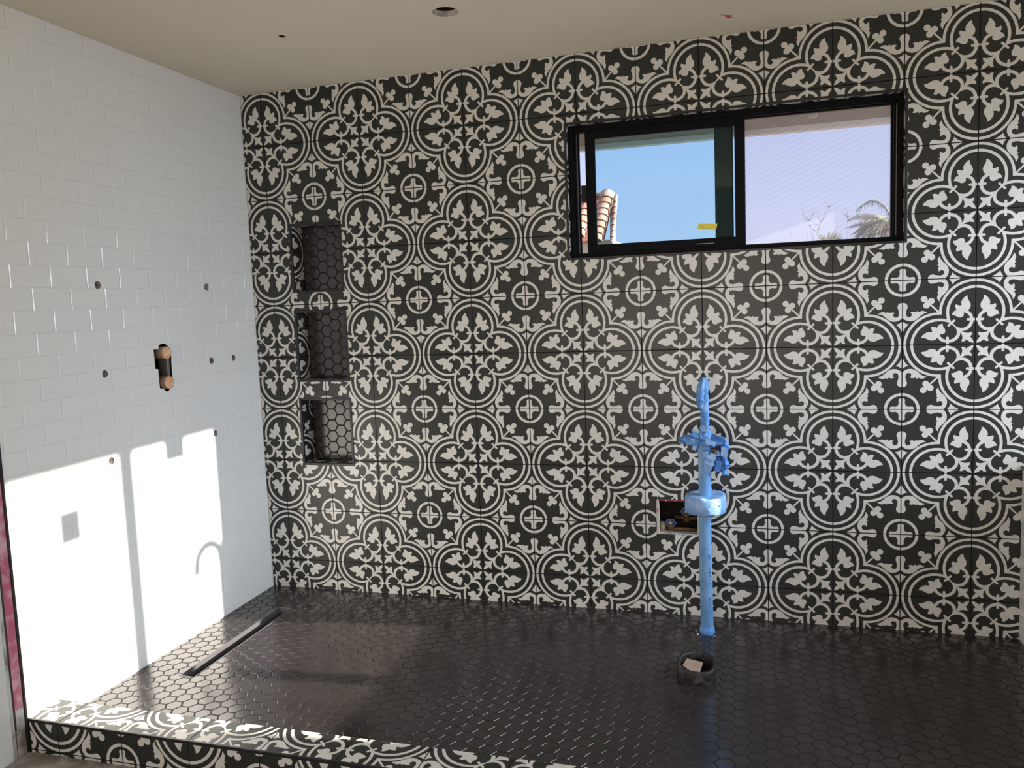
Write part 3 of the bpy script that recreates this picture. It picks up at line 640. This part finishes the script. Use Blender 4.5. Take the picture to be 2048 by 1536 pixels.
# palm
e = tag(empty('palm_tree', P(25.6,90,-22)), 'shaggy palm crown with dry brown fronds at the lower right of the window', 'tree')
mb = MB(); mb.tube([(25.6,90,-22),(25.4,90,-8),(25.5,90,2.5)], [.9,.7,.8], M_TRUNK, 12); mb.build('trunk', e)
def frond(mb, p0, az, elev, L, droop, m, nl=46, lw=.022, ll=.9):
    x, y, z = p0; sp_ = []
    for k in range(17):
        t = k/16; an = elev-droop*t
        sp_.append((x, y, z)); st = L/16
        x += math.cos(az)*math.cos(an)*st; y += math.sin(az)*math.cos(an)*st; z += math.sin(an)*st
    mb.tube(sp_, [.05*(1-.8*k/16)+.01 for k in range(17)], m, 5)
    for k in range(nl):
        t = .12+.88*k/nl; i = min(15, int(t*16)); f = t*16-i
        a = [sp_[i][j]+(sp_[i+1][j]-sp_[i][j])*f for j in range(3)]
        for sd in (-1, 1):
            l = ll*math.sin(math.pi*min(1, t*.8+.2))*random.uniform(.7,1.1); q = az+sd*math.radians(60)
            tip = (a[0]+math.cos(q)*l*.6+math.cos(az)*l*.35, a[1]+math.sin(q)*l*.6+math.sin(az)*l*.35, a[2]-l*random.uniform(.5,.95))
            mid = tuple((a[j]+tip[j])/2 for j in range(3)); mid = (mid[0], mid[1], mid[2]+l*.12)
            mb.poly([P(*a), P(mid[0]+lw, mid[1], mid[2]), P(*tip), P(mid[0]-lw, mid[1], mid[2])], m)
mg = MB(); md_ = MB()
for az, el_, L, dr in ((170,60,5.4,1.9),(20,55,5,1.9),(200,35,4.4,1.7),(240,50,4.2,1.8),(60,60,5,1.8),(120,50,4.5,1.8),(330,40,5,1.8),(280,45,4.5,1.8),(150,25,4.5,1.5)):
    frond(mg, (25.5,90,3.9), math.radians(az), math.radians(el_), L, dr, M_FROND)
for k in range(70):
    frond(md_, (25.2+random.uniform(-.6,.4),90+random.uniform(-.4,.4),3.7+random.uniform(-.6,.9)), random.uniform(0,6.28), math.radians(random.uniform(-10,40)), random.uniform(3.4,5.0), random.uniform(.9,1.5), random.choice((M_DEADF, M_DEADF, M_FROND)), nl=44, ll=.8)
sp_ = [(26.4,90,2.8),(26.2,90,3.9),(25.7,90,5.1),(25.1,90,6.1),(24.3,90,6.75),(23.4,90,6.85),(22.6,90,6.4),(21.9,90,5.75)]
mg.tube(sp_, [.09,.085,.08,.07,.06,.05,.035,.015], M_FROND, 6)
for k in range(150):
    f = k/150*6.9; i = int(f); f -= i; a = [sp_[i][j]+(sp_[i+1][j]-sp_[i][j])*f for j in range(3)]
    l = random.uniform(.6,1.25)*(1-.45*k/150); tx = a[0]-random.uniform(-.25,.35)*l; tz = a[2]-l
    if k % 5 == 0: tx, tz = a[0]+random.uniform(-.3,.5), a[2]+l*.35
    mg.poly([P(a[0]-.03,a[1],a[2]), P(a[0]+.03,a[1],a[2]), P(tx,a[1]+random.uniform(-.5,.5),tz)], M_FROND)
mg.build('green_fronds', e); md_.build('dry_fronds', e)
e = tag(empty('palm_tree', P(18.6,95,-22)), 'small yellowish palm top just above the sill, left of the shaggy palm', 'tree')
mg = MB()
for k in range(26): frond(mg, (19.3,95,2.2), random.uniform(0,6.28), math.radians(random.uniform(40,85)), random.uniform(1.5,2.3), .9, M_FROND, nl=16, lw=.04, ll=.5)
mg.build('green_fronds', e); mb = MB(); mb.tube([(19.3,95,-22),(19.3,95,2.3)], [.6,.4], M_TRUNK, 10); mb.build('trunk', e)
# bare tree
mb = MB()
for br in ([(16.2,70,-22),(16.2,70,0),(16.15,70,1.6),(15.95,70,2.2),(15.35,70,2.7),(15.25,70,3.4),(14.7,70,4.0),(14.5,70,5.05)],
           [(15.95,70,2.2),(16.25,70,3.3),(16.9,70,4.4),(17.25,70,5.15)], [(15.25,70,3.4),(15.45,70,4.0),(15.42,70,4.6)], [(15.3,70,3.4),(14.9,70,3.5),(14.55,70,4.1)],
           [(16.2,70,3.2),(15.95,70,4.0),(15.9,70,4.4)], [(16.3,70,3.3),(16.7,70,3.75),(16.95,70,3.8)], [(16.95,70,4.5),(16.75,70,4.9)], [(17.0,70,4.6),(17.45,70,4.85)],
           [(16.2,70,2.9),(15.7,70,3.1)], [(15.3,70,2.9),(14.95,70,3.05)], [(15.45,70,3.9),(15.7,70,4.3)],
           [(14.0,70,-2),(13.8,70,1.4),(13.4,70,2.2),(13.3,70,2.6)], [(13.4,70,2.2),(13.55,70,2.5)], [(15.05,70,-2),(15.05,70,2.5)], [(15.9,70,-1),(15.5,70,1.9),(15.3,70,2.4)],
           [(17.6,70,-3),(17.65,70,4.9)], [(18.7,70,-3),(18.65,70,3.1),(18.55,70,4.5)], [(18.65,70,3.1),(18.95,70,4.4)], [(18.65,70,3.5),(18.2,70,4.0)], [(18.7,70,3.3),(19.1,70,3.0)], [(19.5,70,3.6),(20.1,70,3.4)]):
    mb.tube(br, [.035*(1-.6*i/(len(br)-1)) for i in range(len(br))] if br[0][2] > -10 else [.25,.12,.045,.04,.035,.03,.022,.015], M_BARK, 6)
tag(mb.build('bare_tree', origin=P(16.2,70,-22)), 'leafless thin branched tree outside, left of the palms', 'tree')

# ------------------------------------------------------------------ valve access opening in the patterned wall
x0, z0, x1, z1 = VBOX
mb = MB(); w_ = .03
mb.box(x0, x1, -.004, .10, -z0-w_, -z0, M_RED, .004); mb.box(x0, x1, -.003, .10, -z1, -z1+.014, M_RAW, .003)
mb.box(x0, x0+.045, -.005, .10, -z1+.01, -z0-w_*.9, M_PINKRAW, .006); mb.box(x1-.014, x1, -.003, .10, -z1+.01, -z0-w_*.9, M_RAW, .003)
tag(mb.build('access_opening', origin=P(x0,0,-z1)), 'raw rectangular cutout in the patterned wall behind the blue pipe, red painted edges', 'wall opening')
def valve(cx, cz, y, pl, lab, pr=.034):
    e = tag(empty('shutoff_valve', P(cx, y, cz-.12)), lab, 'valve', 'valves inside the wall cutout')
    mb = MB(); mb.tube([(cx,y+.02,cz-.20),(cx,y+.02,cz-.12)], [.055,.06], M_BRASS, 12); mb.tube([(cx,y+.02,cz-.12),(cx,y,cz-.08),(cx,y-.01,cz-.02)], [.065,.05,.03], M_BRASS, 8)
    mb.build('body', e)
    mb = MB(); n = 48; ri = []; 
    for k in range(n):
        a = 2*math.pi*k/n; r = .098*(1+.13*math.cos(6*a)); ri.append((cx+r*math.cos(a), r*math.sin(a)))
    vs = [P(x, y-.05-.35*q, cz+.8*q) for x, q in ri]+[P(x, y-.01-.35*q, cz-.03+.8*q) for x, q in ri]
    ri2 = [(cx+.062*math.cos(2*math.pi*k/n), .062*math.sin(2*math.pi*k/n)) for k in range(n)]
    vs += [P(x, y-.052-.35*q, cz+.8*q) for x, q in ri2]+[P(x, y-.01-.35*q, cz-.03+.8*q) for x, q in ri2]
    fs = []
    for k in range(n): k2 = (k+1)%n; fs += [(k,n+k,n+k2,k2), (2*n+k,k,k2,2*n+k2), (2*n+k2,3*n+k2,3*n+k,2*n+k), (n+k,3*n+k,3*n+k2,n+k2)]
    mb.mesh(vs, fs, M_HANDLE, True)
    for k in range(6):
        a = k*math.pi/3+.3; c_, s_ = math.cos(a), math.sin(a)
        mb.tube([(cx+.02*c_, y-.045-.35*.02*s_, cz+.016*s_), (cx+.07*c_, y-.045-.35*.07*s_, cz+.056*s_)], .011, M_HANDLE, 6)
    h = mb.build('handle', e, fixn=True)
    mb = MB(); mb.tube([(cx,y-.01,cz-.005),(cx,y-.062,cz+.004)], .032, M_HUB, 12); mb.build('hub', h)
    mb = MB(); mb.tube(pl, pr, M_COPPER, 14); mb.build('copper_pipe', e)
valve(7.405, -7.01, .22, [(7.30,.24,-7.2),(7.42,.24,-7.19),(7.82,.24,-7.195)] and [(7.31,.24,-7.125),(7.41,.24,-7.13),(7.70,.24,-7.13),(7.83,.26,-7.15)], 'blue handled brass valve at the front lower left of the wall cutout')
valve(7.665, -6.83, .33, [(7.46,.36,-6.955),(7.66,.36,-6.965),(7.90,.36,-6.975)], 'blue handled brass valve set deeper in the wall cutout, half behind the taped disc')
mb = MB(); mb.tube([(7.27,.25,-7.16),(7.265,.25,-7.09),(7.275,.27,-7.02)], [.05,.055,.05], M_WAX, 12, jit=.01); tag(mb.build('pipe_elbow', origin=P(7.27,.25,-7.16)), 'yellowed elbow fitting in the lower left corner of the wall cutout', 'pipe fitting')

# ------------------------------------------------------------------ fittings in the white wall cutout
e = tag(empty('shower_valve', P(XL-.2, -2.65, -4.3)), 'shower valve rough-in with two orange brown plugs in the white wall cutout', 'valve')
for y, z in ((-2.665,-3.70),(-2.655,-4.185)):
    n = 28; x0_, x1_ = XL-.3, XL+.085
    mb = MB(); mb.tube([(x0_,y,z),(x1_-.02,y,z),(x1_,y,z)], [.104,.104,.103], M_TANSIDE, n); 
    s_ = mb.build('plug', e)
    bm = bmesh.new(); bmesh.ops.create_icosphere(bm, subdivisions=4, radius=1)
    for v in bm.verts:
        nn = noise.noise(v.co*3+Vector((z*9,0,0)))*.10+noise.noise(v.co*8)*.10
        v.co = P(x1_+.002+max(0, v.co.x)*.022*(1+nn*5)-(0 if v.co.x > 0 else .02), y+v.co.y*(.101+.03*nn*abs(v.co.y)), z+v.co.z*(.101+.03*nn))
    mb = MB(); mb.addbm(bm, M_TAN); mb.build('plug_face', s_)
mb = MB()
mb.box(XL-.30, XL-.26, -2.87, -2.46, -4.30, -3.60, M_BLACKPL); 
arc = [(XL-.16,-2.86+.16*math.sin(a), -3.93+.20*math.cos(a)) for a in [k*math.pi/10 for k in range(11)]]
mb.tube(arc, .028, M_BLACKPL, 10); mb.tube([(XL-.14,-2.70,-4.0),(XL-.12,-2.665,-4.10),(XL-.12,-2.64,-4.14)], .03, M_BLACKPL, 8)
mb.build('plastic_body', e)
mb = MB(); ring = [(XL-.12,-2.86+.085*math.sin(a), -3.86+.085*math.cos(a)) for a in [k*math.pi/10 for k in range(21)]]
mb.tube(ring, .010, M_GREYMET, 8); mb.box(XL-.20, XL-.03, -2.535, -2.475, -4.26, -3.66, M_GREYMET, .006); mb.build('metal_ring', e)

# ------------------------------------------------------------------ tape-wrapped tub filler pipe
e = tag(empty('taped_pipe', P(8.02,-.65,ZF-.2)), 'tall vertical pipe wrapped in blue masking tape standing up from the dark floor', 'pipe')
px_, py_ = 8.03, -.64
mb = MB(); zz = [ZF-.25]+[ZF-.02+k*.08 for k in range(26)]
mb.tube([(px_-.012*(k/26), py_, z) for k, z in enumerate(zz)], [.100 if k else .1 for k in range(len(zz))], M_PIPEBLUE, 28, jit=.006);
for col_, a0_ in ((0,-1.05),(1,-2.2)):
    z = -7.25
    while z > -8.35:
        h = random.uniform(.012,.05)
        if random.random() < .62:
            for q in range(random.choice((1,1,2))):
                a = a0_+random.uniform(-.1,.1); w2 = random.uniform(.03,.10); r = .1045
                mb.poly([P(px_+r*math.cos(a), py_+r*math.sin(a), z), P(px_+r*math.cos(a+w2), py_+r*math.sin(a+w2), z-.004), P(px_+r*math.cos(a+w2), py_+r*math.sin(a+w2), z-h), P(px_+r*math.cos(a), py_+r*math.sin(a), z-h)], M_INK)
        z -= h+random.uniform(.01,.03)
mb.build('lower_pipe', e)
mb = MB(); zz = [-6.55+k*.06 for k in range(20)]
mb.tube([(px_-.004*k/10, py_, z) for k, z in enumerate(zz)], [.098]*20, M_PIPEBLUE, 28, jit=.008); mb.build('upper_pipe', e)
# crumpled tape skirt where the pipe leaves the floor
mb = MB(); mb.tube([(px_,py_-.005,ZF-.05),(px_,py_-.005,ZF+.01),(px_,py_-.005,ZF+.10)], [.118,.116,.104], M_TAPE, 24, jit=.02); mb.build('tape_skirt', e)
# disc
mb = MB(); cx, cy = 8.032, -.62; n = 56; prof = [(.10,-6.575),(.30,-6.57),(.318,-6.55),(.325,-6.45),(.322,-6.33),(.310,-6.295),(.25,-6.30),(.10,-6.30)]
vs = []
for r, z in prof:
    for k in range(n):
        a = 2*math.pi*k/n; q = Vector((math.cos(a)*r, math.sin(a)*r, z)); nn = noise.noise(q*7)*.012+noise.noise(q*19)*.006
        vs.append(P(cx+math.cos(a)*(r+nn*.8), cy+math.sin(a)*(r+nn*.8), z+nn*1.3+(.02 if z > -6.32 and r > .3 and math.sin(a) > .3 and noise.noise(q*5) > .1 else 0)))
fs = [(i*n+k, i*n+(k+1)%n, (i+1)*n+(k+1)%n, (i+1)*n+k) for i in range(len(prof)-1) for k in range(n)]
mb.mesh(vs, fs, M_TAPE2, True)
for a, z, w2, h in ((-2.55,-6.47,.03,.03),(-2.3,-6.50,.03,.045),(-.85,-6.40,.05,.03),(-.9,-6.33,.10,.02),(-2.9,-6.36,.04,.02)):
    r = .331; mb.poly([P(cx+r*math.cos(a), cy+r*math.sin(a), z), P(cx+r*math.cos(a+w2), cy+r*math.sin(a+w2), z), P(cx+r*math.cos(a+w2*.8), cy+r*math.sin(a+w2*.8), z-h), P(cx+r*math.cos(a), cy+r*math.sin(a), z-h*.7)], M_TAPED)
mb.build('taped_disc', e, fixn=False)
# top stem
def blob(name, pts, rad, m, parent, jit=.02, seg=18):
    mb = MB(); P_ = []; R_ = []
    for k in range(len(pts)-1):
        for s_ in range(5):
            t = s_/5; P_.append(tuple(pts[k][j]+(pts[k+1][j]-pts[k][j])*t for j in range(3))); R_.append(rad[k]+(rad[k+1]-rad[k])*t)
    P_.append(pts[-1]); R_.append(rad[-1]); mb.tube(P_, R_, m, seg, jit=jit, sm=True); return mb.build(name, parent)
blob('stem', [(8.03,py_,-5.45),(8.04,py_,-5.2),(8.045,py_,-4.9),(8.045,py_,-4.6),(8.04,py_,-4.43),(8.035,py_,-4.40)], [.085,.068,.064,.062,.055,.02], M_TAPE, e, .02)
blob('tape_bundle', [(7.985,py_-.03,-4.90),(7.985,py_-.03,-4.86),(7.98,py_-.03,-4.75),(7.985,py_-.03,-4.60),(8.02,py_-.03,-4.45),(8.035,py_-.02,-4.405)], [.025,.055,.065,.062,.05,.02], M_TAPE, e, .02)
blob('wrapped_head', [(8.03,py_,-5.56),(8.035,py_,-5.45),(8.04,py_,-5.33),(8.045,py_,-5.22)], [.105,.115,.105,.06], M_TAPE, e, .05)
# side arms
blob('side_arm', [(8.0,py_-.01,-5.395),(7.85,py_-.02,-5.385),(7.70,py_-.03,-5.39),(7.65,py_-.03,-5.40)], [.09,.078,.062,.045], M_TAPE, e, .035)
blob('side_arm', [(8.07,py_-.02,-5.40),(8.20,py_-.03,-5.41),(8.33,py_-.04,-5.43),(8.37,py_-.04,-5.50)], [.085,.075,.065,.05], M_TAPE, e, .04)
blob('hanging_tape', [(8.33,py_-.05,-5.45),(8.335,py_-.05,-5.60),(8.32,py_-.05,-5.78),(8.345,py_-.05,-5.95)], [.06,.058,.062,.035], M_TAPED, e, .05)
blob('hanging_tape', [(8.255,py_-.04,-5.66),(8.25,py_-.04,-5.76),(8.22,py_-.04,-5.90)], [.05,.058,.03], M_TAPED, e, .04)
blob('brass_stub', [(8.12,py_-.03,-5.56),(8.20,py_-.03,-5.56),(8.28,py_-.03,-5.57)], [.028,.03,.03], M_BRASS, e, .005)
def flap(pts, m=M_TAPE2, parent=e):
    """a folded strip of tape, 3-D polygon strip with thickness"""
    mb = MB(); n = len(pts)//2; th = Vector((0,-.004*T*2,0))
    L_ = [P(*p) for p in pts[:n]]; R_ = [P(*p) for p in pts[n:]]
    for k in range(n-1):
        a, b, c, d = L_[k], R_[k], R_[k+1], L_[k+1]
        mb.poly([a,b,c,d], m); mb.poly([d+th,c+th,b+th,a+th], m); mb.poly([a,d,d+th,a+th], m); mb.poly([b+th,c+th,c,b], m)
        if k == 0: mb.poly([a+th,b+th,b,a], m)
        if k == n-2: mb.poly([d,c,c+th,d+th], m)
    mb.build('tape_flap', parent)
fy = py_-.125
for k in range(16):
    x, z = random.choice([(random.uniform(8.27,8.36), random.uniform(-5.90,-5.50)), (random.uniform(8.08,8.30), random.uniform(-5.62,-5.38)), (random.uniform(7.98,8.08), random.uniform(-5.40,-5.20)), (random.uniform(7.68,7.9), random.uniform(-5.50,-5.36))])
    a = random.uniform(0,3.14); w_, h_ = random.uniform(.02,.045), random.uniform(.04,.10); c_, s_ = math.cos(a), math.sin(a); y_ = fy+random.uniform(.01,.04)+(.03 if x > 8.1 else 0)
    flap([(x,y_,z),(x+c_*h_*.5,y_-random.uniform(.005,.03),z+s_*h_*.5),(x+c_*h_,y_,z+s_*h_), (x-s_*w_,y_,z+c_*w_),(x-s_*w_+c_*h_*.5,y_-.02,z+c_*w_+s_*h_*.5),(x-s_*w_*.7+c_*h_,y_,z+c_*w_*.7+s_*h_)], random.choice((M_TAPE, M_TAPE2, M_TAPED)))
flap([(8.07,fy,-5.62),(8.03,fy-.02,-5.74),(8.02,fy,-5.86), (8.20,fy,-5.66),(8.16,fy-.02,-5.80),(8.11,fy,-5.92)])
flap([(8.09,fy-.02,-5.60),(8.06,fy-.03,-5.67), (8.22,fy-.02,-5.65),(8.19,fy-.03,-5.71)])
flap([(7.84,fy+.02,-5.22),(7.86,fy,-5.33), (7.92,fy+.02,-5.26),(7.99,fy,-5.35)], M_TAPE)
flap([(8.06,fy,-5.36),(8.05,fy-.015,-5.44), (8.22,fy,-5.41),(8.20,fy-.015,-5.47)], M_TAPE2)
flap([(7.73,fy+.04,-5.38),(7.75,fy+.03,-5.47), (7.95,fy+.0,-5.37),(7.94,fy+.02,-5.47)], M_TAPE)
flap([(7.86,fy+.05,-5.47),(7.84,fy+.04,-5.54), (7.93,fy+.05,-5.47),(7.90,fy+.04,-5.56)], M_TAPE2)
flap([(7.96,fy+.04,-5.19),(7.99,fy+.02,-5.24), (8.03,fy+.04,-5.15),(8.09,fy+.02,-5.25)], M_TAPE2)
flap([(8.16,fy,-5.27),(8.12,fy+.01,-5.38), (8.36,fy,-5.37),(8.35,fy,-5.43)], M_TAPED)
flap([(8.30,fy-.02,-5.48),(8.28,fy-.03,-5.62), (8.39,fy-.02,-5.50),(8.38,fy-.03,-5.66)], M_TAPE2)
flap([(8.21,fy-.0,-5.70),(8.19,fy-.02,-5.86), (8.31,fy-.0,-5.73),(8.27,fy-.02,-5.89)], M_TAPED)
# broken tile edge around the pipe: pale chips
mb = MB()
for x, y in ((7.865,-.78),(7.875,-.74),(8.15,-.77),(8.155,-.62),(7.84,-.6),(8.13,-.80)):
    mb.box(x, x+random.uniform(.02,.04), y, y+random.uniform(.015,.04), ZF-.06, ZF-.003, M_RAW, .004)
tag(mb.build('broken_tile_chips', origin=P(8,-.7,ZF)), 'pale broken tile chips in the hole at the foot of the blue pipe', 'tile chips', kind='stuff')

# ------------------------------------------------------------------ pipe stub in the floor
e = tag(empty('waste_pipe_stub', P(7.94,-2.145,ZF)), 'short oval grimy black pipe stub standing open in the hexagon floor', 'pipe')
def oval(k, n):
    a = 2*math.pi*k/n; c_, s_ = math.cos(a), math.sin(a)
    x = (.285 if c_ > 0 else .28)*(abs(c_)**.80)*(1 if c_ > 0 else -1); y = .365*(abs(s_)**.9)*(1 if s_ > 0 else -1)
    return x-.06*y*(1 if c_ > 0 else .3), y
n = 64; vs = []; prof = [(1.0,ZF-.02),(1.01,ZF+.04),(1.0,ZF+.12),(.985,ZF+.17),(.95,ZF+.19),(.86,ZF+.185),(.82,ZF+.16),(.80,ZF+.08),(.80,ZF-.015)]
for s_, z in prof:
    for k in range(n):
        x, y = oval(k, n); q = Vector((x*s_*4, y*s_*4, z*4)); nn = noise.noise(q*1.3)*.016+noise.noise(q*5)*.006
        vs.append(P(7.935+x*(s_+nn), -2.145+y*(s_+nn), z+(nn*.8 if z > ZF+.10 else 0)))
fs = [(i*n+k, i*n+(k+1)%n, (i+1)*n+(k+1)%n, (i+1)*n+k) for i in range(len(prof)-1) for k in range(n)]
mb = MB(); mb.mesh(vs, fs, M_ABS, True); mb.build('pipe_wall', e, fixn=True)
mb = MB(); mb.mesh([P(7.935+oval(k,n)[0]*.84, -2.145+oval(k,n)[1]*.84, ZF+.012) for k in range(n)], [tuple(range(n))], M_CAVITY); mb.build('inner_bottom', e)
mb = MB(); c = [(7.74,-2.17,ZF+.12),(7.79,-2.0,ZF+.15),(8.02,-2.03,ZF+.13),(7.985,-2.22,ZF+.07),(7.94,-2.31,ZF+.06)]
vs = [P(*p) for p in c]+[P(p[0],p[1],p[2]-.02) for p in c]; m5 = len(c)
mb.mesh(vs, [tuple(range(m5)), tuple(reversed(range(m5,2*m5)))]+[(k,m5+k,m5+(k+1)%m5,(k+1)%m5) for k in range(m5)], M_CARD)
mb.mesh([P(7.79,-2.0,ZF+.15), P(7.74,-2.17,ZF+.12), P(7.74,-2.17,ZF+.03), P(7.79,-2.0,ZF+.05)], [(0,1,2,3)], M_CARD)
mb.box(7.80,7.98,-2.2,-2.08,ZF+.014,ZF+.09,M_CARD)
tag(mb.build('cardboard_scrap', origin=P(7.86,-2.25,ZF+.1), fixn=True), 'brown cardboard scrap pushed inside the black floor pipe stub', 'cardboard')
bpy.context.view_layer.update()
